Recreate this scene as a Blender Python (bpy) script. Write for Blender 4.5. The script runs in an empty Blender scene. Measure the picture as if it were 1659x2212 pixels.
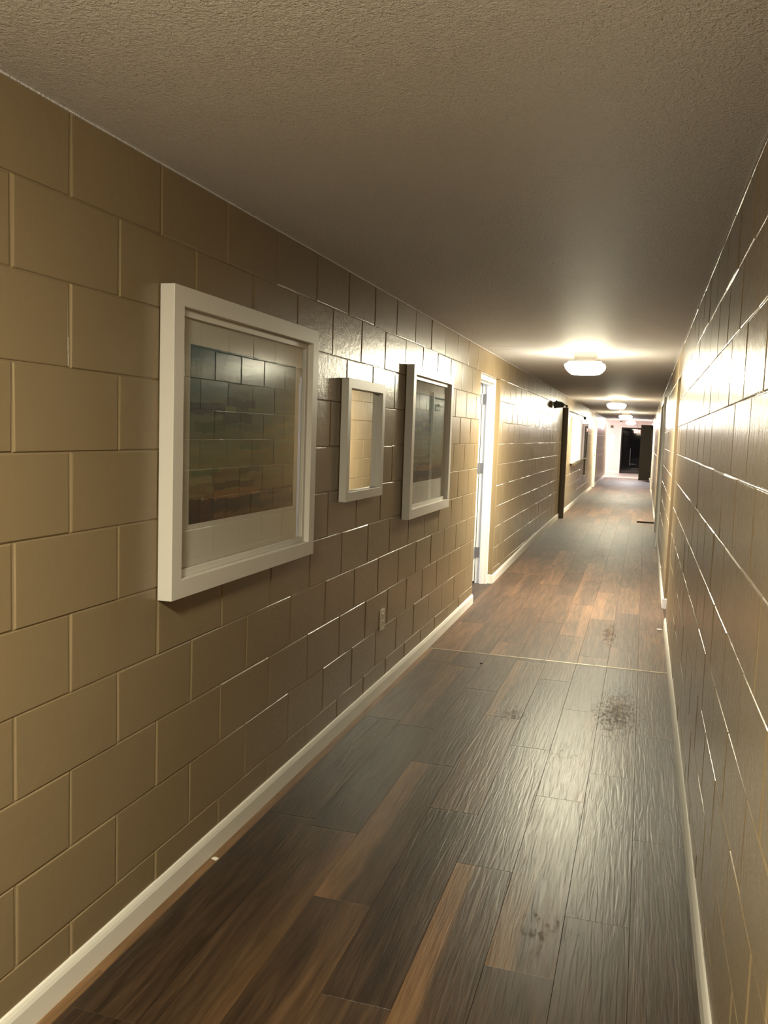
import bpy, bmesh, math, random
from mathutils import Vector, Matrix
random.seed(7)
SC = bpy.context.scene
COL = SC.collection

# ------------------------------------------------------------------ camera
W, HT = 1.5886, 2.2036
cd = bpy.data.cameras.new('camera'); cam = bpy.data.objects.new('camera', cd); COL.objects.link(cam)
cd.sensor_fit = 'VERTICAL'; cd.sensor_height = 36.0; cd.lens = 30.3186
cd.clip_start = 0.02; cd.clip_end = 200
R_ = Vector((0.9567561, 0.28892675, 0.03375062)); U_ = Vector((-0.05891938, 0.07886005, 0.995143)); F_ = Vector((-0.28486186, 0.9540977, -0.09247322))
m = Matrix((R_, U_, -F_)).transposed().to_4x4(); m.translation = Vector((1.3536, 0, 1.47014)); cam.matrix_world = m
SC.camera = cam
# ------------------------------------------------------------------ world, exposure
wd = bpy.data.worlds.new('world'); SC.world = wd; wd.use_nodes = True
wd.node_tree.nodes['Background'].inputs[0].default_value = (0.004, 0.005, 0.009, 1)
wd.node_tree.nodes['Background'].inputs[1].default_value = 1.0
SC.view_settings.view_transform = 'Standard'; SC.view_settings.look = 'None'
SC.view_settings.gamma = 1.0; SC.view_settings.use_curve_mapping = False
SC.view_settings.exposure = 2.7
SC.cycles.use_denoising = True
SC.cycles.max_bounces = 10; SC.cycles.diffuse_bounces = 6; SC.cycles.glossy_bounces = 4; SC.cycles.transparent_max_bounces = 8
SC.cycles.sample_clamp_indirect = 6.0
LAMP_NEAR = 56.0     # assumed, unseen fixture over the viewer, radiance
LAMP_AHEAD = 75.0    # next fixture
LAMP_FAR = 66.0      # fixtures further on
LAMP_WARM = (1.0, 0.92, 0.66)
LAMP_COOL = (1.0, 0.93, 0.90)
ROOM_COOL = (0.74, 0.84, 1.0)

# ------------------------------------------------------------------ materials
def mat(name, col=(0.5, 0.5, 0.5), rough=0.5, metal=0.0, spec=0.5, bump=None, coat=0.0):
    M = bpy.data.materials.new(name); M.use_nodes = True
    n = M.node_tree.nodes; l = M.node_tree.links; b = n['Principled BSDF']
    b.inputs['Base Color'].default_value = (*col, 1); b.inputs['Roughness'].default_value = rough
    b.inputs['Metallic'].default_value = metal; b.inputs['Specular IOR Level'].default_value = spec
    b.inputs['Coat Weight'].default_value = coat
    if bump:
        tc = n.new('ShaderNodeTexCoord'); prev = None
        for (sc, st, det, dist) in bump:
            nz = n.new('ShaderNodeTexNoise'); nz.inputs['Scale'].default_value = sc; nz.inputs['Detail'].default_value = det
            l.new(tc.outputs['Object'], nz.inputs['Vector'])
            bp = n.new('ShaderNodeBump'); bp.inputs['Strength'].default_value = st; bp.inputs['Distance'].default_value = dist
            l.new(nz.outputs['Fac'], bp.inputs['Height'])
            if prev: l.new(prev.outputs['Normal'], bp.inputs['Normal'])
            prev = bp
        l.new(prev.outputs['Normal'], b.inputs['Normal'])
    return M

def vary(M, col, amt, scale, detail=3):
    """mottle the base colour of M a little with noise"""
    n = M.node_tree.nodes; l = M.node_tree.links; b = n['Principled BSDF']
    tc = n.new('ShaderNodeTexCoord'); nz = n.new('ShaderNodeTexNoise'); nz.inputs['Scale'].default_value = scale; nz.inputs['Detail'].default_value = detail
    l.new(tc.outputs['Object'], nz.inputs['Vector'])
    mx = n.new('ShaderNodeMix'); mx.data_type = 'RGBA'
    mx.inputs[6].default_value = (*[c * (1 - amt) for c in col], 1); mx.inputs[7].default_value = (*[min(1, c * (1 + amt)) for c in col], 1)
    l.new(nz.outputs['Fac'], mx.inputs[0]); l.new(mx.outputs[2], b.inputs['Base Color'])
    return M

def emit(name, col, st):
    M = bpy.data.materials.new(name); M.use_nodes = True; n = M.node_tree.nodes; l = M.node_tree.links
    n.remove(n['Principled BSDF']); e = n.new('ShaderNodeEmission'); e.inputs[0].default_value = (*col, 1); e.inputs[1].default_value = st
    l.new(e.outputs[0], n['Material Output'].inputs[0]); return M

def glass(name):
    M = bpy.data.materials.new(name); M.use_nodes = True; n = M.node_tree.nodes; l = M.node_tree.links
    n.remove(n['Principled BSDF'])
    t = n.new('ShaderNodeBsdfTransparent'); g = n.new('ShaderNodeBsdfGlossy'); g.inputs['Roughness'].default_value = 0.0
    t.inputs[0].default_value = (0.97, 0.98, 0.97, 1)
    f = n.new('ShaderNodeFresnel'); ge = n.new('ShaderNodeNewGeometry'); mr = n.new('ShaderNodeMapRange')
    mr.inputs[3].default_value = 1.85; mr.inputs[4].default_value = 1 / 1.85      # same pane seen from either face
    l.new(ge.outputs['Backfacing'], mr.inputs[0]); l.new(mr.outputs[0], f.inputs[0])
    mx = n.new('ShaderNodeMixShader'); l.new(f.outputs[0], mx.inputs[0]); l.new(t.outputs[0], mx.inputs[1]); l.new(g.outputs[0], mx.inputs[2])
    l.new(mx.outputs[0], n['Material Output'].inputs[0]); return M

BLOCK = (0.248, 0.186, 0.110)
M_block = vary(mat('block_paint', BLOCK, 0.27, spec=0.32, bump=[(26, 0.2, 3, 0.006), (120, 0.16, 2, 0.003)]), BLOCK, 0.06, 1.7)
CEIL = (0.80, 0.79, 0.83)
M_ceil = vary(mat('ceiling_texture', CEIL, 0.6, spec=0.3, bump=[(120, 0.8, 3, 0.012), (260, 0.8, 2, 0.006)]), CEIL, 0.05, 2.0)
M_white = mat('white_trim_paint', (0.80, 0.78, 0.73), 0.38, bump=[(40, 0.08, 2, 0.004)])
M_frame = mat('white_frame_lacquer', (0.70, 0.675, 0.635), 0.42, bump=[(60, 0.05, 2, 0.002)])
M_mat = mat('mat_board', (0.72, 0.70, 0.66), 0.85, spec=0.2)
M_glass = glass('picture_glass')
M_mirror = mat('mirror_silver', (0.9, 0.91, 0.9), 0.0, metal=1.0)
M_canopy = mat('fixture_enamel', (0.42, 0.39, 0.35), 0.4)
M_plate = mat('ivory_plastic', (0.62, 0.57, 0.45), 0.35)
M_dark = mat('dark_slot', (0.03, 0.025, 0.02), 0.5)
M_black = mat('black_bronze_metal', (0.022, 0.018, 0.012), 0.45, metal=0.3)
M_brown = vary(mat('brown_door_paint', (0.085, 0.06, 0.035), 0.45), (0.085, 0.06, 0.035), 0.15, 3)
M_post = vary(mat('brown_post_paint', (0.12, 0.085, 0.045), 0.45), (0.12, 0.085, 0.045), 0.12, 4)
M_night = mat('night_glass', (0.004, 0.004, 0.005), 0.03, spec=0.12)
M_steel = mat('steel', (0.5, 0.48, 0.45), 0.35, metal=1.0)
M_lobby = mat('lobby_wall_paint', (0.76, 0.68, 0.65), 0.6)
M_room = mat('room_white_paint', (0.82, 0.82, 0.82), 0.7)
M_rdoor = vary(mat('olive_door_paint', (0.36, 0.30, 0.18), 0.4), (0.36, 0.30, 0.18), 0.05, 2)
M_board = mat('white_board', (0.86, 0.86, 0.84), 0.3)
M_paper = mat('white_paper', (0.85, 0.85, 0.83), 0.7)
M_stick = mat('dark_wood', (0.06, 0.035, 0.02), 0.5)
# each bowl is brightest underneath and dimmer up its sides
M_lamp = (emit('lamp_diffuser_warm', LAMP_WARM, LAMP_FAR), emit('lamp_diffuser_warm_side', LAMP_WARM, LAMP_FAR * 0.14))
M_lamp_ahead = (emit('lamp_diffuser_new_bulb', LAMP_WARM, LAMP_AHEAD), emit('lamp_diffuser_new_bulb_side', LAMP_WARM, LAMP_AHEAD * 0.14))
M_lamp_near = (emit('assumed_diffuser_near', LAMP_WARM, LAMP_NEAR), emit('assumed_diffuser_near_side', LAMP_WARM, LAMP_NEAR * 0.18))
M_lamp_cool = (emit('lamp_diffuser_white', LAMP_COOL, LAMP_FAR), emit('lamp_diffuser_white_side', LAMP_COOL, LAMP_FAR * .5))
M_lamp_lobby = (emit('assumed_diffuser_lobby', LAMP_COOL, 60), emit('assumed_diffuser_lobby_side', LAMP_COOL, 45))
M_fill_side = (emit('fill_diffuser_side_room', LAMP_COOL, 22), emit('fill_diffuser_side_room_side', LAMP_COOL, 16))  # glow of the fill fixture added behind the right doorway
M_lamp_room = (emit('assumed_diffuser_room', ROOM_COOL, 20), emit('assumed_diffuser_room_side', ROOM_COOL, 20))
M_exit = emit('exit_letters', (1.0, 0.25, 0.2), 3.0)

# ------------------------------------------------------------------ helpers
def link(name, me, parent=None):
    o = bpy.data.objects.new(name, me); COL.objects.link(o)
    if parent is not None: o.parent = parent
    return o
def mesh(name, V, Fc, M, parent=None, smooth=False):
    me = bpy.data.meshes.new(name); me.from_pydata(V, [], Fc); me.update()
    for x in (M if isinstance(M, (list, tuple)) else [M]): me.materials.append(x)
    if smooth: me.polygons.foreach_set('use_smooth', [True] * len(me.polygons))
    return link(name, me, parent)
class MB:
    def __init__(s): s.V = []; s.F = []
    def box(s, a, b):
        (x0, y0, z0), (x1, y1, z1) = a, b
        i = len(s.V)
        s.V += [(x0, y0, z0), (x1, y0, z0), (x1, y1, z0), (x0, y1, z0), (x0, y0, z1), (x1, y0, z1), (x1, y1, z1), (x0, y1, z1)]
        s.F += [tuple(i + k for k in f) for f in ((0, 3, 2, 1), (4, 5, 6, 7), (0, 1, 5, 4), (1, 2, 6, 5), (2, 3, 7, 6), (3, 0, 4, 7))]
        return s
    def prism(s, prof, f0, f1):
        """prof: list of 2D points, f0/f1: map a point to 3D at each end"""
        i = len(s.V); n = len(prof)
        s.V += [f0(p) for p in prof] + [f1(p) for p in prof]
        s.F += [(i + k, i + (k + 1) % n, i + n + (k + 1) % n, i + n + k) for k in range(n)]
        s.F += [tuple(i + k for k in reversed(range(n))), tuple(i + n + k for k in range(n))]
        return s
    def loft(s, rings, caps=True):
        i = len(s.V); n = len(rings[0])
        for r in rings: s.V += r
        for j in range(len(rings) - 1):
            for k in range(n):
                a = i + j * n + k; b = i + j * n + (k + 1) % n
                s.F.append((a, b, b + n, a + n))
        if caps:
            s.F.append(tuple(i + k for k in reversed(range(n)))); e = i + (len(rings) - 1) * n
            s.F.append(tuple(e + k for k in range(n)))
        return s
    def build(s, name, M, parent=None, bevel=0.0, smooth=False, seg=2):
        bm = bmesh.new()
        vs = [bm.verts.new(v) for v in s.V]
        for f in s.F: bm.faces.new([vs[k] for k in f])
        bmesh.ops.recalc_face_normals(bm, faces=bm.faces)
        if bevel:
            ed = [e for e in bm.edges if len(e.link_faces) == 2 and e.calc_face_angle() > 0.5]
            bmesh.ops.bevel(bm, geom=ed, offset=bevel, segments=seg, affect='EDGES', profile=0.5)
        me = bpy.data.meshes.new(name); bm.to_mesh(me); bm.free()
        me.materials.append(M)
        if smooth: me.polygons.foreach_set('use_smooth', [True] * len(me.polygons))
        return link(name, me, parent)
def empty(name, loc=(0, 0, 0)):
    o = bpy.data.objects.new(name, None); COL.objects.link(o); o.location = loc; return o
def tag(o, label=None, cat=None, group=None, kind=None):
    if label: o['label'] = label
    if cat: o['category'] = cat
    if group: o['group'] = group
    if kind: o['kind'] = kind
    return o
def structure(o): o['kind'] = 'structure'; return o
def cyl(mb, c, r, ax, h, n=20):
    ax = Vector(ax).normalized(); t = ax.orthogonal().normalized(); b = ax.cross(t); c = Vector(c)
    ring = lambda k: [tuple(c + ax * k + t * (r * math.cos(2 * math.pi * i / n)) + b * (r * math.sin(2 * math.pi * i / n))) for i in range(n)]
    return mb.loft([ring(0), ring(h)])

FZ = [(-6, 0), (5.68, 0), (7.2, .018), (8.3, .033), (10.5, .07), (13.5, .10), (33, .10), (38.5, .05), (42, .05)]
def fz(y):
    for (a, za), (b, zb) in zip(FZ, FZ[1:]):
        if a <= y <= b: return za + (zb - za) * (y - a) / (b - a)
    return 0.0
YB, YE, YL = -4.0, 32.5, 38.5       # back end, corridor end, lobby end

# ------------------------------------------------------------------ block walls
CH = 0.2032
def block_wall(name, side, zline, yref, openings, y0, y1):
    """side 0: left wall (faces +x at x=0); side 1: right wall (faces -x at x=W)"""
    rnd = random.Random(11 + side)
    X = (lambda d: d) if side == 0 else (lambda d: W - d)
    V = []; Fc = []
    def quad(a, b, c, d): Fc.append((a, b, c, d) if side == 0 else (d, c, b, a))
    def block(ya, yb, za, zb):
        if yb - ya < 0.02 or zb - za < 0.012: return
        off = rnd.uniform(-0.0006, 0.0006); ta = rnd.uniform(-0.0009, 0.0009); tb = rnd.uniform(-0.0006, 0.0006)
        k = rnd.uniform(0.75, 1.15)
        ym, zm = (ya + yb) / 2, (za + zb) / 2
        jit = lambda s: rnd.uniform(-s, s)
        i = len(V)
        for ins, dep in ((0.0, -0.0038), (0.0025, -0.0030), (0.0048, -0.0007), (0.0072, 0.0)):
            iy = min(ins * k * 1.4, (yb - ya) / 3); iz = min(ins * k * .7, (zb - za) / 3)
            for (y, z) in ((ya + iy, za + iz), (yb - iy, za + iz), (yb - iy, zb - iz), (ya + iy, zb - iz)):
                f = 0 if dep < -0.003 else 1
                V.append((X(dep + f * (off + ta * (y - ym) / 0.2 + tb * (z - zm) / 0.1)), y + f * jit(0.0012), z + f * jit(0.001)))
        for r in range(3):
            for q in range(4):
                a = i + r * 4 + q; b = i + r * 4 + (q + 1) % 4
                quad(a, b, b + 4, a + 4)
        quad(i + 12, i + 13, i + 14, i + 15)
    l = -7
    while zline + CH * l < HT:
        za = zline + CH * l; zb = min(za + CH, HT + 0.02)
        par = (l % 2) * CH
        k = math.floor((y0 - yref - par) / (2 * CH))
        while yref + par + k * 2 * CH < y1:
            ya = max(y0, yref + par + k * 2 * CH); yb = min(y1, yref + par + (k + 1) * 2 * CH); k += 1
            segs = [(ya, yb)]
            for (oa, ob, ot) in openings:
                if za < ot - 0.03:
                    n = []
                    for (a, b) in segs:
                        if b <= oa or a >= ob: n.append((a, b)); continue
                        if a < oa: n.append((a, oa))
                        if b > ob: n.append((ob, b))
                    segs = n
            for (a, b) in segs: block(a, b, za, zb)
        l += 1
    # solid backing behind the joints
    def box(ya, yb, za, zb):
        i = len(V); xa, xb = X(-0.0037), X(-0.2)
        xa, xb = min(xa, xb), max(xa, xb)
        V.extend([(xa, ya, za), (xb, ya, za), (xb, yb, za), (xa, yb, za), (xa, ya, zb), (xb, ya, zb), (xb, yb, zb), (xa, yb, zb)])
        Fc.extend([tuple(i + q for q in f) for f in ((0, 3, 2, 1), (4, 5, 6, 7), (0, 1, 5, 4), (1, 2, 6, 5), (2, 3, 7, 6), (3, 0, 4, 7))])
    y = y0
    for (oa, ob, ot) in sorted(openings):
        box(y, oa, -0.05, HT + 0.05); box(oa, ob, ot, HT + 0.05); y = ob
    box(y, y1, -0.05, HT + 0.05)
    return structure(mesh(name, V, Fc, M_block))
ZL = 1.3955; ZR = 1.3790
D1 = (7.27, 8.30, ZL + 3 * CH)
D2 = (7.00, 7.80, ZR + 3 * CH)
D3 = (24.30, 25.40, ZL + 3 * CH + .0)
D4 = (11.90, 13.70, ZR + 3 * CH)
D5 = (24.20, 25.20, ZR + 3 * CH)
block_wall('wall_left', 0, ZL, 1.6136, [D1, D3], YB, YE)
block_wall('wall_right', 1, ZR, 2.415 - CH, [D2, D4, D5], YB, YE)

mb = MB().box((-0.2, YB - 0.15, -0.05), (W + 0.2, YB, HT + 0.05)); structure(mb.build('wall_back', M_block))
# ceiling: two slabs meeting at a narrow open joint
c = MB().box((-0.2, YB, HT), (W + 0.2, 7.162, HT + 0.12)).box((-0.2, 7.170, HT), (W + 0.2, YE, HT + 0.12)).box((-0.2, 7.162, HT + 0.012), (W + 0.2, 7.170, HT + 0.12))
structure(c.build('ceiling', M_ceil))
# thin painted bead along the wall tops
for nm, xa, xb in (('trim_1', -0.004, 0.004), ('trim_2', W - 0.004, W + 0.004)):
    structure(MB().box((xa, YB, HT - 0.004), (xb, YE, HT + 0.002)).build(nm, M_ceil))

# ------------------------------------------------------------------ plank floor
PW = 0.1929; PL = 1.204
def floor():
    rnd = random.Random(5); V = []; Fc = []; A = []
    cols = [W - k * PW for k in range(9, -1, -1)]
    known = {0: 1.9, 1: 1.75, 2: 2.9 - PL, 3: 2.45, 4: 2.008, 5: 2.817, 6: 2.277, 7: 2.605, 8: 2.008}
    # light sapwood streaks seen near the camera: column -> list of (y start of plank, [(frac, streak)...])
    key = {5: {1.613: [(0, .95), (.30, .9), (.40, .12), (1, .05)]},
           6: {2.277: [(0, .75), (.36, .6), (.46, .12), (1, .1)]},
           3: {2.45: [(0, .8), (.40, .55), (.5, .1), (1, .05)], 1.246: [(0, .05), (.55, .1), (.7, .35), (1, .3)]},
           2: {1.696: [(0, .05), (.6, .1), (.8, .3), (1, .4)]},
           1: {}}
    for ci in range(0, 9):
        xa, xb = cols[ci], cols[ci + 1]
        base = known.get(ci, 0)
        k = math.floor((YB - base) / PL) - 1; cut = []
        while base + k * PL < YE:
            pa = max(YB - .1, base + k * PL); pb = min(YE, base + (k + 1) * PL); st = round(base + k * PL, 3); k += 1
            cut.append((pa, 5.68, st)) if pa < 5.68 < pb else None
            cut.append((5.68, pb, st)) if pa < 5.68 < pb else cut.append((pa, pb, st))
        for (ya, yb, st) in cut:
            if yb - ya < 0.01: continue
            batch = 1.0 if ya > 5.67 else 0.0          # lighter boards beyond the metal strip
            tone = rnd.random() ** 1.3; prof = None
            for s0, pr in key.get(ci, {}).items():
                if abs(s0 - st) < 0.02: prof = pr; tone = 0.3
            if prof is None:
                r = rnd.random()
                if r < (0.13 if yb < 9 else .04) and yb > 4: e = rnd.uniform(.2, .45); prof = [(0, rnd.uniform(.3, .7)), (e, .4), (e + .1, .05), (1, .05)]
                elif r < (0.26 if yb < 9 else .08) and yb > 4: e = rnd.uniform(.55, .8); prof = [(0, .05), (e, .05), (e + .1, .4), (1, rnd.uniform(.3, .6))]
                else: prof = [(0, rnd.uniform(0, .15)), (.5, rnd.uniform(0, .12)), (1, rnd.uniform(0, .15))]
            if ci == 0: prof = [(0, .9), (1, .75)] if not batch else [(0, .2), (1, .15)]; tone = .4
            if batch: prof = [(f, sv * .5) for f, sv in prof]
            g = 0.0011; rr = rnd.random()
            x0, x1 = max(xa, 0.0) if ci == 0 else xa, xb
            xs = [x0, x0 + g] + [x0 + (x1 - x0) * f for (f, s) in prof[1:-1]] + [x1 - g, x1]
            ss = [prof[0][1]] * 2 + [s for (f, s) in prof[1:-1]] + [prof[-1][1]] * 2
            nseg = max(1, int((yb - ya) / 0.3)); inner = [ya + g + (yb - ya - 2 * g) * j / nseg for j in range(nseg + 1)]
            ys = [ya] + inner + [yb]; n = len(xs); i = len(V)
            for j, y in enumerate(ys):
                fade = 1.0
                if prof and st in (2.277,) and ci == 6: fade = max(0.1, 1 - max(0, y - 2.35) / 0.6)
                for q, x in enumerate(xs):
                    edge = q in (0, n - 1) or j in (0, len(ys) - 1)
                    V.append((x, y, fz(y) - (0.0013 if edge else 0.0)))
                    A.append((tone, ss[q] * fade, rr, batch))
            for j in range(len(ys) - 1):
                for q in range(n - 1):
                    a = i + j * n + q; Fc.append((a, a + 1, a + 1 + n, a + n))
    # sub floor under the planks, with room floors beyond the doors and the lobby
    def sub(xa, xb, ya, yb, dz=-0.004):
        i = len(V); N = max(1, int((yb - ya) / 0.5))
        for j in range(N + 1):
            y = ya + (yb - ya) * j / N
            V.append((xa, y, fz(y) + dz)); V.append((xb, y, fz(y) + dz)); A.extend([(.1, .05, .5, 0)] * 2)
        for j in range(N): a = i + 2 * j; Fc.append((a, a + 1, a + 3, a + 2))
    sub(-0.2, W + 0.2, YB, YE)
    sub(-3.2, -0.2, 5.5, 10.0); sub(W + 0.2, W + 2.0, 6.0, 9.0)
    me = bpy.data.meshes.new('floor'); me.from_pydata(V, [], Fc); me.update()
    at = me.color_attributes.new('plank', 'FLOAT_COLOR', 'POINT')
    at.data.foreach_set('color', [v for a in A for v in a])
    me.materials.append(M_floor)
    return structure(link('floor', me))

def floor_material():
    M = bpy.data.materials.new('wood_plank'); M.use_nodes = True; n = M.node_tree.nodes; l = M.node_tree.links; b = n['Principled BSDF']
    N = lambda t, **k: n.new(t)
    tc = N('ShaderNodeTexCoord'); at = N('ShaderNodeAttribute'); at.attribute_name = 'plank'
    sp = N('ShaderNodeSeparateColor'); l.new(at.outputs['Color'], sp.inputs[0])
    mul = N('ShaderNodeVectorMath'); mul.operation = 'SCALE'; l.new(at.outputs['Color'], mul.inputs[0]); mul.inputs['Scale'].default_value = 37.0
    def noise(scale3, scale, det=4, rough=.55, dist=0.0):
        mp = N('ShaderNodeMapping'); mp.inputs['Scale'].default_value = scale3; l.new(tc.outputs['Object'], mp.inputs['Vector'])
        ad = N('ShaderNodeVectorMath'); ad.operation = 'ADD'; l.new(mp.outputs[0], ad.inputs[0])
        cb = N('ShaderNodeCombineXYZ'); ml = N('ShaderNodeMath'); ml.operation = 'MULTIPLY'; ml.inputs[1].default_value = 37.0
        l.new(sp.outputs[2], ml.inputs[0]); l.new(ml.outputs[0], cb.inputs[2]); l.new(cb.outputs[0], ad.inputs[1])
        z = N('ShaderNodeTexNoise'); z.inputs['Scale'].default_value = scale; z.inputs['Detail'].default_value = det; z.inputs['Roughness'].default_value = rough; z.inputs['Distortion'].default_value = dist
        l.new(ad.outputs[0], z.inputs['Vector']); return z
    g1 = noise((14, 1.0, 1), 3.0, 5, .6, .6)        # broad figure
    g2 = noise((60, 2.2, 1), 3.0, 4)                # fine grain
    def ramp(src, pts):
        r = N('ShaderNodeValToRGB'); e = r.color_ramp.elements
        while len(e) < len(pts): e.new(0.5)
        for k, (p, c) in enumerate(pts): e[k].position = p; e[k].color = (*c, 1)
        l.new(src, r.inputs[0]); return r
    dark = ramp(g1.outputs['Fac'], [(.25, (.022, .013, .008)), (.5, (.042, .025, .0145)), (.75, (.068, .041, .024))])
    lite = ramp(g1.outputs['Fac'], [(.25, (.13, .068, .031)), (.6, (.21, .117, .055)), (.8, (.26, .154, .077))])
    mx = N('ShaderNodeMix'); mx.data_type = 'RGBA'; l.new(dark.outputs[0], mx.inputs[6]); l.new(lite.outputs[0], mx.inputs[7])
    ms = N('ShaderNodeMath'); ms.operation = 'ADD'; ms.use_clamp = True
    nb = N('ShaderNodeMath'); nb.operation = 'MULTIPLY_ADD'; nb.inputs[1].default_value = .35; nb.inputs[2].default_value = -.17
    l.new(g1.outputs['Fac'], nb.inputs[0]); l.new(sp.outputs[1], ms.inputs[0]); l.new(nb.outputs[0], ms.inputs[1]); l.new(ms.outputs[0], mx.inputs[0])
    # tone per plank and grain
    tn = N('ShaderNodeMath'); tn.operation = 'MULTIPLY_ADD'; tn.inputs[1].default_value = .9; tn.inputs[2].default_value = .65; l.new(sp.outputs[0], tn.inputs[0])
    gr = N('ShaderNodeMath'); gr.operation = 'MULTIPLY_ADD'; gr.inputs[1].default_value = .5; gr.inputs[2].default_value = .75; l.new(g2.outputs['Fac'], gr.inputs[0])
    tm = N('ShaderNodeMath'); tm.operation = 'MULTIPLY'; l.new(tn.outputs[0], tm.inputs[0]); l.new(gr.outputs[0], tm.inputs[1])
    vm = N('ShaderNodeVectorMath'); vm.operation = 'SCALE'; l.new(mx.outputs[2], vm.inputs[0]); l.new(tm.outputs[0], vm.inputs['Scale'])
    bt = N('ShaderNodeMix'); bt.data_type = 'RGBA'; bt.blend_type = 'MULTIPLY'; bt.inputs[7].default_value = (1.55, 1.40, 1.32, 1); bt.clamp_result = False
    l.new(at.outputs['Alpha'], bt.inputs[0]); l.new(vm.outputs[0], bt.inputs[6]); l.new(bt.outputs[2], b.inputs['Base Color'])
    # worn, dusty patches where the finish is gone: higher roughness
    geo = tc.outputs['Object']; mask = None
    for (cx, cy, rx, ry, am) in ((1.30, 4.72, .30, .95, .50), (0.76, 4.48, .22, .34, .46), (1.05, 4.0, .26, .5, .32), (1.18, 6.6, .15, .9, .46), (1.15, 2.5, .3, .45, .34), (0.9, 10.8, .35, 1.6, .36), (0.95, 14.2, .3, 1.2, .34), (1.0, 19, .4, 1.5, .36)):
        sb = N('ShaderNodeVectorMath'); sb.operation = 'SUBTRACT'; l.new(geo, sb.inputs[0]); sb.inputs[1].default_value = (cx, cy, fz(cy))
        dv = N('ShaderNodeVectorMath'); dv.operation = 'DIVIDE'; l.new(sb.outputs[0], dv.inputs[0]); dv.inputs[1].default_value = (rx, ry, 10)
        ln = N('ShaderNodeVectorMath'); ln.operation = 'LENGTH'; l.new(dv.outputs[0], ln.inputs[0])
        mr = N('ShaderNodeMapRange'); mr.inputs[1].default_value = .1; mr.inputs[2].default_value = 1.1; mr.inputs[3].default_value = am; mr.inputs[4].default_value = 0.0
        l.new(ln.outputs['Value'], mr.inputs[0])
        if mask is None: mask = mr.outputs[0]
        else:
            q = N('ShaderNodeMath'); q.operation = 'MAXIMUM'; l.new(mask, q.inputs[0]); l.new(mr.outputs[0], q.inputs[1]); mask = q.outputs[0]
    wn = N('ShaderNodeTexNoise'); wn.inputs['Scale'].default_value = 34; wn.inputs['Detail'].default_value = 6; wn.inputs['Roughness'].default_value = .7
    mpw = N('ShaderNodeMapping'); mpw.inputs['Scale'].default_value = (1.6, .6, 1); l.new(geo, mpw.inputs['Vector']); l.new(mpw.outputs[0], wn.inputs['Vector'])
    wa = N('ShaderNodeMath'); wa.operation = 'ADD'; l.new(mask, wa.inputs[0]); l.new(wn.outputs['Fac'], wa.inputs[1])
    wr = N('ShaderNodeMapRange'); wr.inputs[1].default_value = .84; wr.inputs[2].default_value = 1.02; l.new(wa.outputs[0], wr.inputs[0])
    ro = N('ShaderNodeMapRange'); ro.inputs[3].default_value = .30; ro.inputs[4].default_value = .56; l.new(wr.outputs[0], ro.inputs[0])
    rg = N('ShaderNodeMath'); rg.operation = 'MULTIPLY_ADD'; rg.inputs[1].default_value = .16; l.new(g2.outputs['Fac'], rg.inputs[0]); l.new(ro.outputs[0], rg.inputs[2])
    # traffic has dulled the finish further down the corridor
    sy = N('ShaderNodeSeparateXYZ'); l.new(geo, sy.inputs[0])
    fy = N('ShaderNodeMapRange'); fy.inputs[1].default_value = 5.0; fy.inputs[2].default_value = 9.0; fy.inputs[4].default_value = .20; l.new(sy.outputs[1], fy.inputs[0])
    ra = N('ShaderNodeMath'); ra.operation = 'ADD'; l.new(rg.outputs[0], ra.inputs[0]); l.new(fy.outputs[0], ra.inputs[1])
    l.new(ra.outputs[0], b.inputs['Roughness'])
    sl = N('ShaderNodeMapRange'); sl.inputs[3].default_value = .25; sl.inputs[4].default_value = .20; l.new(wr.outputs[0], sl.inputs[0])
    sa = N('ShaderNodeMath'); sa.operation = 'MULTIPLY_ADD'; sa.inputs[1].default_value = 2.2; l.new(fy.outputs[0], sa.inputs[0]); l.new(sl.outputs[0], sa.inputs[2])
    l.new(sa.outputs[0], b.inputs['Specular IOR Level'])
    # hand-scraped relief along the grain
    b1 = N('ShaderNodeBump'); b1.inputs['Strength'].default_value = .35; b1.inputs['Distance'].default_value = .004
    h = noise((26, 1.6, 1), 2.2, 3, .5, 1.2); l.new(h.outputs['Fac'], b1.inputs['Height'])
    b2 = N('ShaderNodeBump'); b2.inputs['Strength'].default_value = .15; b2.inputs['Distance'].default_value = .002
    l.new(g2.outputs['Fac'], b2.inputs['Height']); l.new(b1.outputs[0], b2.inputs['Normal']); l.new(b2.outputs[0], b.inputs['Normal'])
    return M
M_floor = floor_material()
floor()
lf_ = MB().prism([(YE, fz(YE) + .001), (YL, fz(YL)), (YL, -.2), (YE, -.2)], lambda p: (-3.0, p[0], p[1]), lambda p: (4.0, p[0], p[1]))
structure(lf_.build('floor_lobby', mat('lobby_tile', (.50, .44, .40), .3)))

# ------------------------------------------------------------------ baseboards
BT, BH = 0.013, 0.083
def base_run(mb, side, ya, yb):
    """moulded baseboard following the floor"""
    prof = [(0, -0.01), (BT, -0.01), (BT, BH - .022), (BT - .003, BH - .012), (BT - .007, BH - .003), (.003, BH), (0, BH)]
    X = (lambda d: d - 0.0005) if side == 0 else (lambda d: W - d + 0.0005)
    ys = [ya] + [y for (y, z) in FZ if ya < y < yb] + [yb]
    rings = [[(X(px), y, fz(y) + pz) for (px, pz) in prof] for y in ys]
    mb.loft(rings)
def run(name, side, segs):
    mb = MB()
    for a, b in segs: base_run(mb, side, a, b)
    return structure(mb.build(name, M_white))
run('baseboard_left', 0, [(YB, 7.27), (8.30, 14.95), (15.06, 24.22), (25.48, YE)])
run('baseboard_right', 1, [(YB, 7.0), (7.80, 11.84), (13.76, 24.14), (25.26, YE)])

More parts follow.
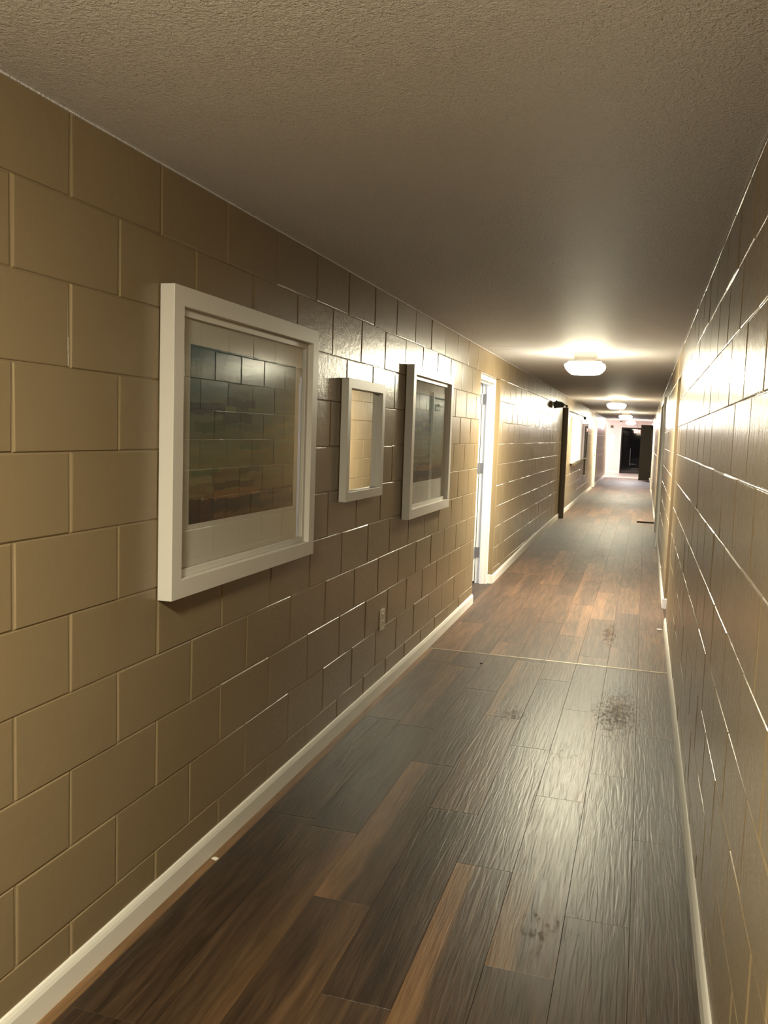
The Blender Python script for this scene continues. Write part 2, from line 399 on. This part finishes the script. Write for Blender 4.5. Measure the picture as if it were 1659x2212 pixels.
# ------------------------------------------------------------------ doors
# door_1: open doorway on the left with a steel frame and a white leaf swung into the lit room
y0, y1, zt = D1
d1 = structure(empty('door_1', (-0.1, y1, fz(y1))))
def local(mb, o):
    mb.V = [tuple(Vector(v) - o.location) for v in mb.V]; return mb
T = zt
jm = MB()
jm.box((-0.165, y1 - 0.045, fz(y1) - .01), (-0.045, y1, T)).box((-0.120, y1 - 0.060, fz(y1) - .01), (-0.085, y1 - 0.045, T - .045))
jm.box((-0.165, y0, fz(y0) - .01), (-0.045, y0 + 0.045, T)).box((-0.120, y0 + .045, fz(y0) - .01), (-0.085, y0 + 0.060, T - .045))
jm.box((-0.165, y0 + .045, T - 0.045), (-0.045, y1 - .045, T)).box((-0.120, y0 + .045, T - 0.06), (-0.085, y1 - .045, T - .045))
local(jm, d1).build('door_frame', M_white, d1, bevel=.003)
lf = MB().box((-1.08, y1 - 0.052, fz(y1) + .012), (-0.172, y1 - 0.012, T - .05))
leaf1 = local(lf, d1).build('door_leaf', M_white, d1, bevel=.003)
for k, hz in enumerate((1.78, 1.12, 0.30)):
    hg = MB(); cyl(hg, (-0.169, y1 - .052, hz + fz(y1) - .05), .008, (0, 0, 1), .10, 12)
    hg.box((-0.166, y1 - .0475, hz + fz(y1) - .05), (-0.130, y1 - .0448, hz + fz(y1) + .05))
    hb = local(hg, d1).build('hinge', M_steel, d1)
# baseboard returns that wrap the block corner of the doorways
rt = MB().box((-0.046, y1 - 0.013, fz(y1) - .01), (0.0125, y1, fz(y1) + BH)); structure(rt.build('trim_3', M_white, bevel=.003))
y2 = D2[1]
rt = MB().box((W - 0.0125, y2 - 0.013, fz(y2) - .01), (W + 0.09, y2, fz(y2) + BH)); structure(rt.build('trim_4', M_white, bevel=.003))
# room behind door_1
rm = MB().box((-3.3, 5.5, -.05), (-3.2, 10, 2.6)).box((-3.3, 5.4, -.05), (-.2, 5.5, 2.6)).box((-3.3, 10, -.05), (-.2, 10.1, 2.6)).box((-3.3, 5.4, 2.5), (-.2, 10.1, 2.6)).box((-0.215, 5.4, T), (-0.2, 10.1, 2.6)).box((-0.215, 5.4, -.05), (-0.2, y0 - .02, 2.6)).box((-0.215, y1 + .02, -.05), (-0.2, 10.1, 2.6))
structure(rm.build('wall_room', M_room))
# door_2: open doorway on the right with its own steel frame, dim room behind
d2 = structure(empty('door_2', (W + .1, D2[1], fz(D2[1]))))
a, b, T2 = D2
jm = MB().box((W + .09, b - .045, fz(b) - .01), (W + .19, b, T2)).box((W + .09, a, fz(a) - .01), (W + .19, a + .045, T2)).box((W + .09, a + .045, T2 - .045), (W + .19, b - .045, T2))
local(jm, d2).build('door_frame', M_block, d2, bevel=.003)
st = MB().box((W + .088, b - .0475, .98), (W + .118, b - .0445, 1.10)); local(st, d2).build('strike_plate', M_steel, d2)
rm = MB().box((W + 2.0, 6.0, -.05), (W + 2.1, 9.0, 2.6)).box((W + .2, 5.9, -.05), (W + 2.1, 6, 2.6)).box((W + .2, 9, -.05), (W + 2.1, 9.1, 2.6)).box((W + .2, 5.9, 2.5), (W + 2.1, 9.1, 2.6))
structure(rm.build('wall_side', M_room))

def cased_door(name, side, D, leaves, Mleaf, proud=.028, cw=.06):
    a, b, t = D; o = structure(empty(name, ((0 if side == 0 else W), a, fz(a))))
    X = (lambda d: d) if side == 0 else (lambda d: W - d)
    def bx(mb, d0, d1, ya, yb, za, zb):
        xa, xb = sorted((X(d0), X(d1))); return mb.box((xa, ya, za), (xb, yb, zb))
    cs = MB(); bx(cs, -.19, proud, a - cw, a + .012, fz(a) - .01, t + cw); bx(cs, -.19, proud, b - .012, b + cw, fz(b) - .01, t + cw); bx(cs, -.19, proud, a + .012, b - .012, t - .012, t + cw)
    local(cs, o).build('casing', M_white, o, bevel=.004)
    n = leaves; w = (b - a - .024) / n
    for k in range(n):
        ya = a + .012 + k * w + .003; yb = ya + w - .006
        lm = MB(); bx(lm, -.10, -.058, ya, yb, fz((a + b) / 2) + .01, t - .016)
        lo = local(lm, o).build('door_leaf', Mleaf, o, bevel=.003)
        hm = MB(); hy = yb - .07 if k == 0 else ya + .07
        sx = 1 if side == 0 else -1
        cyl(hm, (X(-.058), hy, 1.02), .011, (sx, 0, 0), .05, 12); cyl(hm, (X(-.008), hy, 1.02), .027, (sx, 0, 0), .02, 16)
        ho = local(hm, o).build('door_knob', M_steel, lo, smooth=False)
    return o
cased_door('door_3', 0, D3, 1, M_white)
d4 = cased_door('door_4', 1, D4, 2, M_rdoor)
cased_door('door_5', 1, D5, 1, M_white)
# door closer on door_4
dc = MB().box((W + .005, 12.1, 1.80), (W + .057, 12.42, 1.865)); local(dc, d4).build('closer', M_black, d4, bevel=.006)
dc = MB().box((W + .020, 12.38, 1.86), (W + .035, 12.80, 1.885)).box((W + .020, 12.4, 1.86), (W + .05, 12.44, 1.90)); local(dc, d4).build('closer_arm', M_black, d4)
# ------------------------------------------------------------------ lobby at the far end
lob = MB()
LX0, LX1 = -3.0, 4.0
EX0, EX1, EZ = 0.36, 1.26, 2.01
lob.box((LX0, YL, -.05), (EX0, YL + .15, HT + .1)).box((EX1, YL, -.05), (LX1, YL + .15, HT + .1)).box((EX0, YL, EZ), (EX1, YL + .15, HT + .1))
structure(lob.build('wall_end', M_lobby))
structure(MB().box((LX0 - .1, YE, -.05), (LX0, YL + .15, HT + .1)).build('wall_lobby_left', M_lobby))
structure(MB().box((LX1, YE, -.05), (LX1 + .1, YL + .15, HT + .1)).build('wall_lobby_right', M_lobby))
structure(MB().box((LX0, YE, -.05), (-.0055, YE + .12, HT + .05)).box((W + .0055, YE, -.05), (LX1, YE + .12, HT + .05)).build('wall_lobby_front', M_lobby))
structure(MB().box((LX0, YE + .0, HT), (LX1, YL + .15, HT + .1)).build('ceiling_lobby', M_lobby))
structure(MB().box((LX0, YL - .014, fz(YL) - .01), (EX0 - .07, YL, fz(YL) + .09)).box((EX1 + .07, YL - .014, fz(YL) - .01), (LX1, YL, fz(YL) + .09)).build('baseboard_end', M_white))
# white corner trims where the corridor meets the lobby
structure(MB().box((-.006, YE - .07, fz(YE)), (.022, YE + .12, 2.10)).build('trim_5', M_white, bevel=.004))
structure(MB().box((W - .022, YE - .07, fz(YE)), (W + .006, YE + .12, 2.10)).build('trim_6', M_white, bevel=.004))
# glass entrance door, night outside
d6 = structure(empty('door_6', (EX0, YL, fz(YL))))
cs = MB().box((EX0 - .06, YL - .03, fz(YL) - .01), (EX0, YL + .14, EZ + .06)).box((EX1, YL - .03, fz(YL) - .01), (EX1 + .06, YL + .14, EZ + .06)).box((EX0, YL - .03, EZ), (EX1, YL + .14, EZ + .06))
local(cs, d6).build('casing', M_white, d6, bevel=.004)
fr = MB().box((EX0 + .002, YL + .06, fz(YL)), (EX0 + .05, YL + .10, EZ - .003)).box((EX1 - .05, YL + .06, fz(YL)), (EX1 - .002, YL + .10, EZ - .003)).box((EX0 + .05, YL + .06, EZ - .06), (EX1 - .05, YL + .10, EZ - .003)).box((EX0 + .05, YL + .06, fz(YL)), (EX1 - .05, YL + .10, fz(YL) + .12))
lo = local(fr, d6).build('door_leaf', M_black, d6, bevel=.003)
gp = MB().box((EX0 + .051, YL + .075, fz(YL) + .121), (EX1 - .051, YL + .085, EZ - .061)); local(gp, d6).build('pane', M_night, lo)
pb = MB().box((EX0 + .40, YL + .045, .38), (EX0 + .425, YL + .06, 1.12)).box((EX0 + .425, YL + .045, .44), (EX0 + .66, YL + .06, .465)); local(pb, d6).build('pull_bar', mat('dark_steel', (.10, .10, .10), .5, metal=.5), lo)
structure(MB().box((EX0 - .4, YL + .3, -.1), (EX1 + .4, YL + .32, 2.4)).build('wall_outside', M_dark))

# ------------------------------------------------------------------ ceiling lights
def rsq(h, z, r, n=5, cx=0, cy=0):
    pts = []
    for qx, qy, a0 in ((1, 1, 0), (-1, 1, 90), (-1, -1, 180), (1, -1, 270)):
        for k in range(n + 1):
            a = math.radians(a0 + 90 * k / n)
            pts.append((cx + qx * (h - r) + r * math.cos(a), cy + qy * (h - r) + r * math.sin(a), z))
    return pts
def ceiling_light(x, y, lm, label, ztop=HT):
    o = empty('ceiling_light', (x, y, ztop))
    tag(o, label, 'ceiling light', 'flush ceiling lights along the corridor')
    MB().loft([rsq(.098, 0.001, .02), rsq(.098, -.012, .02), rsq(.088, -.075, .02)]).build('canopy', M_canopy, o)
    MB().loft([rsq(.138, -.0755, .03), rsq(.142, -.082, .03), rsq(.142, -.094, .03)]).build('pan', M_canopy, o)
    rings = [rsq(.150, -.0945, .05), rsq(.166, -.100, .055), rsq(.168, -.112, .055), rsq(.160, -.135, .055), rsq(.142, -.158, .055), rsq(.118, -.174, .05), rsq(.085, -.181, .045)]
    d = MB().loft(rings).build('diffuser', lm[0], o, smooth=False)
    d.data.materials.append(lm[1])
    for p in d.data.polygons:
        if p.normal.z > -0.62: p.material_index = 1
    return o
LX = 0.82
ceiling_light(LX, 7.72, M_lamp_ahead, 'nearest glowing ceiling light ahead, just past the ceiling seam by the open doorway')
ceiling_light(LX, 16.25, M_lamp, 'second glowing ceiling light ahead, beyond the black closer on the left wall')
ceiling_light(LX, 23.9, M_lamp, 'third glowing ceiling light ahead, between second light and the small far one')
ceiling_light(LX, 32.3, M_lamp_cool, 'farthest small ceiling light, above the dark entrance door at the corridor end')
ceiling_light(LX, 0.12, M_lamp_near, 'assumed ceiling light behind the camera lighting the near walls')  # assumed from the light on the near walls, out of view
ceiling_light(-1.7, 7.4, M_lamp_room, 'assumed daylight white ceiling light inside the room through the left doorway', 2.5)  # unseen fixture, assumed from the cool light at the doorway
ceiling_light(-1.3, 36.4, M_lamp_lobby, 'assumed white ceiling light in the lobby left of the corridor end')  # unseen fixture assumed here to light the lobby

ceiling_light(W + 1.0, 7.1, M_fill_side, 'added fill light, unseen in the right side room, brightening the door jamb', 2.5)  # added out of view to light the far jamb of door_2

# ------------------------------------------------------------------ framed pictures and mirror
def ringframe(y0, y1, z0, z1, w, xa, xb):
    """rectangular frame ring between depths xa (back) and xb (front)"""
    o = [(y0, z0), (y1, z0), (y1, z1), (y0, z1)]; i = [(y0 + w, z0 + w), (y1 - w, z0 + w), (y1 - w, z1 - w), (y0 + w, z1 - w)]
    mb = MB()
    mb.V = [(xa, y, z) for y, z in o] + [(xb, y, z) for y, z in o] + [(xb, y, z) for y, z in i] + [(xa, y, z) for y, z in i]
    for k in range(4):
        q = (k + 1) % 4
        mb.F += [(k, q, 4 + q, 4 + k), (4 + k, 4 + q, 8 + q, 8 + k), (8 + k, 8 + q, 12 + q, 12 + k), (12 + k, 12 + q, q, k)]
    return mb
def art_mesh(name, y0, y1, z0, z1, x, seed, parent):
    rnd = random.Random(seed); NX, NZ = 96, 120
    pal = [(0.00, (.055, .035, .03)), (.06, (.10, .055, .035)), (.12, (.26, .13, .06)), (.17, (.22, .15, .07)), (.25, (.25, .21, .10)), (.35, (.24, .22, .11)), (.45, (.22, .22, .13)), (.55, (.18, .21, .14)), (.65, (.14, .19, .155)), (.75, (.12, .17, .17)), (.85, (.13, .20, .20)), (.93, (.10, .19, .22)), (1.0, (.06, .13, .17))]
    def pc(t):
        t = max(0, min(1, t))
        for (a, ca), (b, cb) in zip(pal, pal[1:]):
            if a <= t <= b: f = (t - a) / (b - a); return [u + (v - u) * f for u, v in zip(ca, cb)]
    G = [[pc((j + .5) / NZ) for i in range(NX)] for j in range(NZ)]
    def stroke(u, v, du, dv, c, al, wob=.006):
        ph = rnd.random() * 6
        for i in range(max(0, int((u - du) * NX)), min(NX, int((u + du) * NX) + 1)):
            s = wob * math.sin(i * .25 + ph) * NZ
            for j in range(max(0, int((v - dv) * NZ + s)), min(NZ, int((v + dv) * NZ + s) + 1)):
                a = al * (0.75 + .25 * rnd.random())
                G[j][i] = [p + (q - p) * a for p, q in zip(G[j][i], c)]
    for k in range(150):
        v = rnd.random(); c = pc(v + rnd.gauss(0, .09)); g = rnd.uniform(.75, 1.28)
        stroke(rnd.random(), v, rnd.uniform(.05, .19), rnd.uniform(.008, .026), [q * g for q in c], rnd.uniform(.4, .9))
    if True:
        stroke(.14, .955, .16, .03, (.05, .13, .17), .9); stroke(.46, .90, .17, .035, (.11, .23, .20), .8); stroke(.15, .865, .15, .02, (.22, .27, .25), .7)
        stroke(.18, .775, .2, .028, (.08, .17, .20), .8); stroke(.13, .655, .15, .026, (.055, .07, .10), .9); stroke(.43, .70, .13, .022, (.07, .09, .12), .9)
        stroke(.40, .605, .13, .026, (.07, .09, .11), .9); stroke(.17, .55, .12, .028, (.08, .13, .06), .8); stroke(.52, .43, .1, .014, (.10, .17, .11), .7)
        stroke(.52, .285, .1, .014, (.09, .09, .04), .8); stroke(.12, .285, .1, .012, (.09, .15, .08), .7); stroke(.38, .20, .18, .016, (.09, .06, .03), .9)
        stroke(.40, .15, .2, .018, (.33, .15, .05), .8); stroke(.09, .07, .1, .06, (.06, .03, .025), .9); stroke(.40, .085, .22, .03, (.045, .04, .04), .9); stroke(.6, .02, .4, .01, (.2, .12, .06), .7)
    V = []; Fc = []
    for j in range(NZ + 1):
        for i in range(NX + 1): V.append((x, y0 + (y1 - y0) * i / NX, z0 + (z1 - z0) * j / NZ))
    for j in range(NZ):
        for i in range(NX): a = j * (NX + 1) + i; Fc.append((a, a + 1, a + NX + 2, a + NX + 1))
    me = bpy.data.meshes.new(name); me.from_pydata(V, [], Fc); me.update()
    at = me.color_attributes.new('paint', 'FLOAT_COLOR', 'CORNER'); buf = []
    for j in range(NZ):
        for i in range(NX): buf += [*[.82 * q for q in G[j][i]], 1] * 4
    at.data.foreach_set('color', buf)
    me.materials.append(M_art); return link(name, me, parent)
M_art = mat('printed_artwork', (.2, .2, .2), 0.7, spec=0.2)
_a = M_art.node_tree.nodes.new('ShaderNodeAttribute'); _a.attribute_name = 'paint'
M_art.node_tree.links.new(_a.outputs['Color'], M_art.node_tree.nodes['Principled BSDF'].inputs['Base Color'])

def picture(y0, y1, z0, z1, art, seed, label):
    o = empty('framed_print', (0.0, y0, z0)); L = lambda mb: local(mb, o)
    tag(o, label, 'picture', 'white framed abstract prints')
    L(ringframe(y0, y1, z0, z1, .057, .003, .050)).build('frame', M_frame, o, bevel=.0015)
    w = .057
    L(ringframe(y0 + w + .0005, y1 - w - .0005, z0 + w + .0005, z1 - w - .0005, .022, .006, .028)).build('fillet', M_frame, o, bevel=.001)
    k = w + .0235
    L(MB().box((.006, y0 + k, z0 + k), (.014, y1 - k, z1 - k))).build('mat_board', M_mat, o)
    a0, a1, b0, b1 = art
    art_o = art_mesh('artwork', a0, a1, b0, b1, .0146, seed, o); art_o.data.transform(Matrix.Translation(-o.location))
    gl = MB(); gl.V = [(.0255, y0 + k, z0 + k), (.0255, y1 - k, z0 + k), (.0255, y1 - k, z1 - k), (.0255, y0 + k, z1 - k)]; gl.F = [(0, 1, 2, 3)]
    L(gl).build('glass', M_glass, o)
    return o
picture(2.216, 3.352, .952, 1.871, (2.372, 3.20, 1.163, 1.717), 3, 'largest white framed abstract print, nearest on the left wall, blue over brown')
picture(4.886, 5.968, .958, 1.868, (5.045, 5.835, 1.168, 1.713), 3, 'white framed abstract print beside the open left doorway, beyond the small mirror')
o = empty('wall_mirror', (0, 3.775, 1.137)); tag(o, 'small white framed mirror hanging between the two larger framed prints', 'mirror')
local(ringframe(3.775, 4.365, 1.137, 1.712, .045, .003, .038), o).build('frame', M_frame, o, bevel=.0015)
local(MB().box((.003, 3.821, 1.183), (.010, 4.319, 1.666)), o).build('mirror_glass', M_mirror, o)

# ------------------------------------------------------------------ outlet
o = empty('wall_outlet', (0, 4.555, .425)); tag(o, 'ivory electrical outlet low on the left wall below the prints', 'outlet')
local(MB().box((.0, 4.518, .366), (.009, 4.592, .484)), o).build('cover_plate', M_plate, o, bevel=.003)
for zc in (.446, .405):
    s = MB().box((.008, 4.540, zc - .014), (.0115, 4.570, zc + .014)); so = local(s, o).build('socket', M_plate, o, bevel=.003)
    t = MB().box((.0112, 4.547, zc - .003), (.0118, 4.549, zc + .008)).box((.0112, 4.561, zc - .003), (.0118, 4.563, zc + .008)); local(t, o).build('slot', M_dark, so)
s = MB(); cyl(s, (.0085, 4.555, .4255), .0035, (1, 0, 0), .0015, 12); local(s, o).build('screw', M_steel, o)

# ------------------------------------------------------------------ threshold strip and bits on the floor
ts = empty('trim_7', (W / 2, 5.68, 0)); structure(ts)
prof = [(-.011, 0.0002), (-.008, .002), (-.003, .003), (.003, .003), (.008, .002), (.011, .0002)]
local(MB().prism(prof, lambda p: (BT, 5.68 + p[0], p[1]), lambda p: (W - BT, 5.68 + p[0], p[1])), ts).build('metal_strip', mat('strip_metal', (.26, .22, .16), .5, metal=.5), ts)
for x in (.09, .33, .80, 1.12, 1.46):
    s = MB(); cyl(s, (x, 5.68, .0027), .005, (0, 0, 1), .0012, 12); local(s, ts).build('screw', M_dark, ts)
def chip(name, x, y, sx, sy, h, M, label, cat, seed):
    r = random.Random(seed); n = 9; pts = [(math.cos(2 * math.pi * k / n) * sx * r.uniform(.7, 1.1), math.sin(2 * math.pi * k / n) * sy * r.uniform(.7, 1.1)) for k in range(n)]
    o = MB().loft([[(a, b, 0) for a, b in pts], [(a * .95, b * .95, h * .6) for a, b in pts], [(a * .6, b * .6, h) for a, b in pts]]).build(name, M, None)
    o.location = (x, y, fz(y)); tag(o, label, cat); return o
chip('paint_chip', .034, 2.548, .014, .009, .006, M_white, 'white chip lying against the left baseboard near the camera', 'debris', 1)
chip('paint_chip', 1.545, 6.93, .022, .014, .006, M_white, 'white scrap on the floor at the right doorway', 'debris', 2)
chip('debris_crumb', .425, 5.43, .011, .011, .006, M_dark, 'dark crumb on the floor just before the metal strip', 'debris', 3)

# ------------------------------------------------------------------ left wall further down
o = MB().box((.0135, 14.955, fz(15) + .001), (.085, 15.055, 1.985)).box((0.001, 14.955, fz(15) + .09), (.014, 15.055, 1.985)).build('door_post', M_post, bevel=.004)
tag(o, 'tall dark brown post standing against the left wall under the black closer', 'post')
cl = empty('door_closer', (0, 13.2, 1.93)); tag(cl, 'black door closer projecting from the left wall above the brown post', 'door closer')
pr = [(0.004, 2.000), (.035, 2.012), (.055, 2.03), (.062, 2.014), (.118, 2.008), (.165, 1.985), (.172, 1.955), (.150, 1.925), (.060, 1.913), (.022, 1.900), (.006, 1.945)]
local(MB().prism(pr, lambda p: (p[0], 13.16, p[1]), lambda p: (p[0], 13.24, p[1])), cl).build('body', M_black, cl, bevel=.003)
a = MB().prism([(.155, 1.985), (.205, 1.955), (.200, 1.940), (.155, 1.965)], lambda p: (p[0], 13.19, p[1]), lambda p: (p[0], 13.21, p[1])); cyl(a, (.205, 13.18, 1.945), .018, (0, 1, 0), .04, 14)
local(a, cl).build('arm', M_black, cl)
rl = empty('wall_rail', (0, 17.5, 1.96)); tag(rl, 'thin dark rail along the left wall above the assumed lit window', 'rail')
q = MB().box((.03, 15.06, 1.955), (.042, 20.2, 1.968)); local(q, rl).build('bar', M_black, rl)
for y in (15.4, 20.15): local(MB().box((.0, y, 1.90 if y > 19 else 1.945), (.045, y + .03, 1.972)), rl).build('bracket', M_black, rl)

def board(name, y0, y1, z0, z1, Mface, label, cat, tray=False):
    o = empty(name, (0, y0, z0)); tag(o, label, cat) if label else structure(o)
    local(ringframe(y0, y1, z0, z1, .03, .002, .045), o).build('frame', M_frame, o, bevel=.002)
    local(MB().box((.004, y0 + .031, z0 + .031), (.024, y1 - .031, z1 - .031)), o).build('glow_panel' if tray else 'panel', Mface, o)
    if tray: local(MB().box((.002, y0 + .1, z0 - .045), (.085, y1 - .05, z0 - .005)), o).build('sill', M_post, o, bevel=.003)
    return o
M_glow_panel = mat('assumed_window_glow', (.86, .86, .84), .6)       # glow added to brighten the white panel; lit window assumed, no room behind
M_glow_panel.node_tree.nodes['Principled BSDF'].inputs['Emission Color'].default_value = (1, .96, .9, 1)
M_glow_panel.node_tree.nodes['Principled BSDF'].inputs['Emission Strength'].default_value = 0.14  # added emission makes the panel glow; the wall behind it is solid
board('assumed_window_1', 16.85, 19.0, .985, 1.88, M_glow_panel, None, None, True)  # assumed window, a panel with added glow fixed on the block wall
cab = board('display_case', 19.06, 21.1, 1.0, 1.88, M_board, 'pale framed glass display case beyond the assumed lit white window', 'display case')
g = MB(); g.V = [(.041, 19.09, 1.03), (.041, 21.07, 1.03), (.041, 21.07, 1.85), (.041, 19.09, 1.85)]; g.F = [(0, 1, 2, 3)]; local(g, cab).build('glass', M_glass, cab)
for ym in (19.7, 20.4): local(MB().box((.024, ym, 1.031), (.041, ym + .04, 1.849)), cab).build('mullion', M_frame, cab)
o = MB().box((.001, 20.9, .62), (.03, 20.95, .99)).build('conduit', M_post, bevel=.004); tag(o, 'short dark conduit on the left wall below the display case', 'conduit')
# right side and the far end
o = MB().box((1.30, 15.0, fz(15)), (W - .014, 15.035, fz(15) + .026)).build('wood_strip', M_stick, bevel=.003); tag(o, 'dark wooden strip lying across the floor at the right baseboard', 'wood strip')
bl = empty('brown_door', (W - .03, 31.0, fz(31))); tag(bl, 'dark brown door leaf standing open on the right before the far entrance', 'door')
local(MB().box((1.20, 30.98, fz(31) + .008), (W - .035, 31.025, 2.005)), bl).build('door_leaf', M_brown, bl, bevel=.003)
k = MB(); cyl(k, (W - .05, 30.93, .37), .03, (0, 1, 0), .05, 14); local(k, bl).build('door_stop', M_black, bl)
local(MB().box((W - .10, 30.93, 1.86), (W - .012, 30.98, 1.99)), bl).build('closer', M_black, bl, bevel=.004)
local(MB().box((W - .034, 30.985, fz(31) + .1), (W - .0005, 31.02, 2.0)), bl).build('hinge_strip', M_brown, bl)
o = MB().box((-.10, YL - .012, 1.03), (.11, YL - .001, 1.70)).build('notice_poster', M_paper); tag(o, 'blank white poster on the end wall left of the dark entrance door', 'poster')
es = empty('exit_sign', (1.02, YL - .5, 1.84)); tag(es, 'small glowing exit sign hanging before the dark entrance door', 'exit sign')
local(MB().box((.88, YL - .52, 1.765), (1.16, YL - .49, 1.93)), es).build('housing', mat('sign_face', (.75, .5, .45), .5), es, bevel=.004)
local(MB().box((1.01, YL - .51, 1.928), (1.03, YL - .50, HT)), es).build('stem', M_canopy, es)
L5 = {'E': [(0, 0, .22, 1), (.22, 0, .8, .18), (.22, .41, .7, .59), (.22, .82, .8, 1)], 'I': [(.3, 0, .52, 1)], 'T': [(.0, .82, .84, 1), (.31, 0, .53, .82)]}
lt = MB(); px = .905; ch_w = .052; ch_h = .09; zb = 1.80
for chh in 'EXIT':
    if chh == 'X':
        for s in (0, 1):
            p = [(0, 0), (.24, 0), (.84, 1), (.60, 1)] if s == 0 else [(.60, 0), (.84, 0), (.24, 1), (0, 1)]
            lt.prism(p, lambda q: (px + q[0] * ch_w, YL - .524, zb + q[1] * ch_h), lambda q: (px + q[0] * ch_w, YL - .5205, zb + q[1] * ch_h))
    else:
        for (a0, b0, a1, b1) in L5[chh]: lt.box((px + a0 * ch_w, YL - .524, zb + b0 * ch_h), (px + a1 * ch_w, YL - .5205, zb + b1 * ch_h))
    px += .060
local(lt, es).build('letters', M_exit, es)
for (x, y, lab) in ((.42, 34.6, 'small dark smoke detector on the lobby ceiling before the entrance'), ):
    o = MB(); cyl(o, (0, 0, -.035), .055, (0, 0, 1), .036, 18); o = o.build('smoke_detector', M_black); o.location = (x, y, HT); tag(o, lab, 'smoke detector')
o = MB().box((-.10, YL - .06, 1.98), (.0, YL - .001, 2.08)).build('camera_box', M_post, bevel=.006); tag(o, 'small dark box high on the end wall above the white poster', 'box')
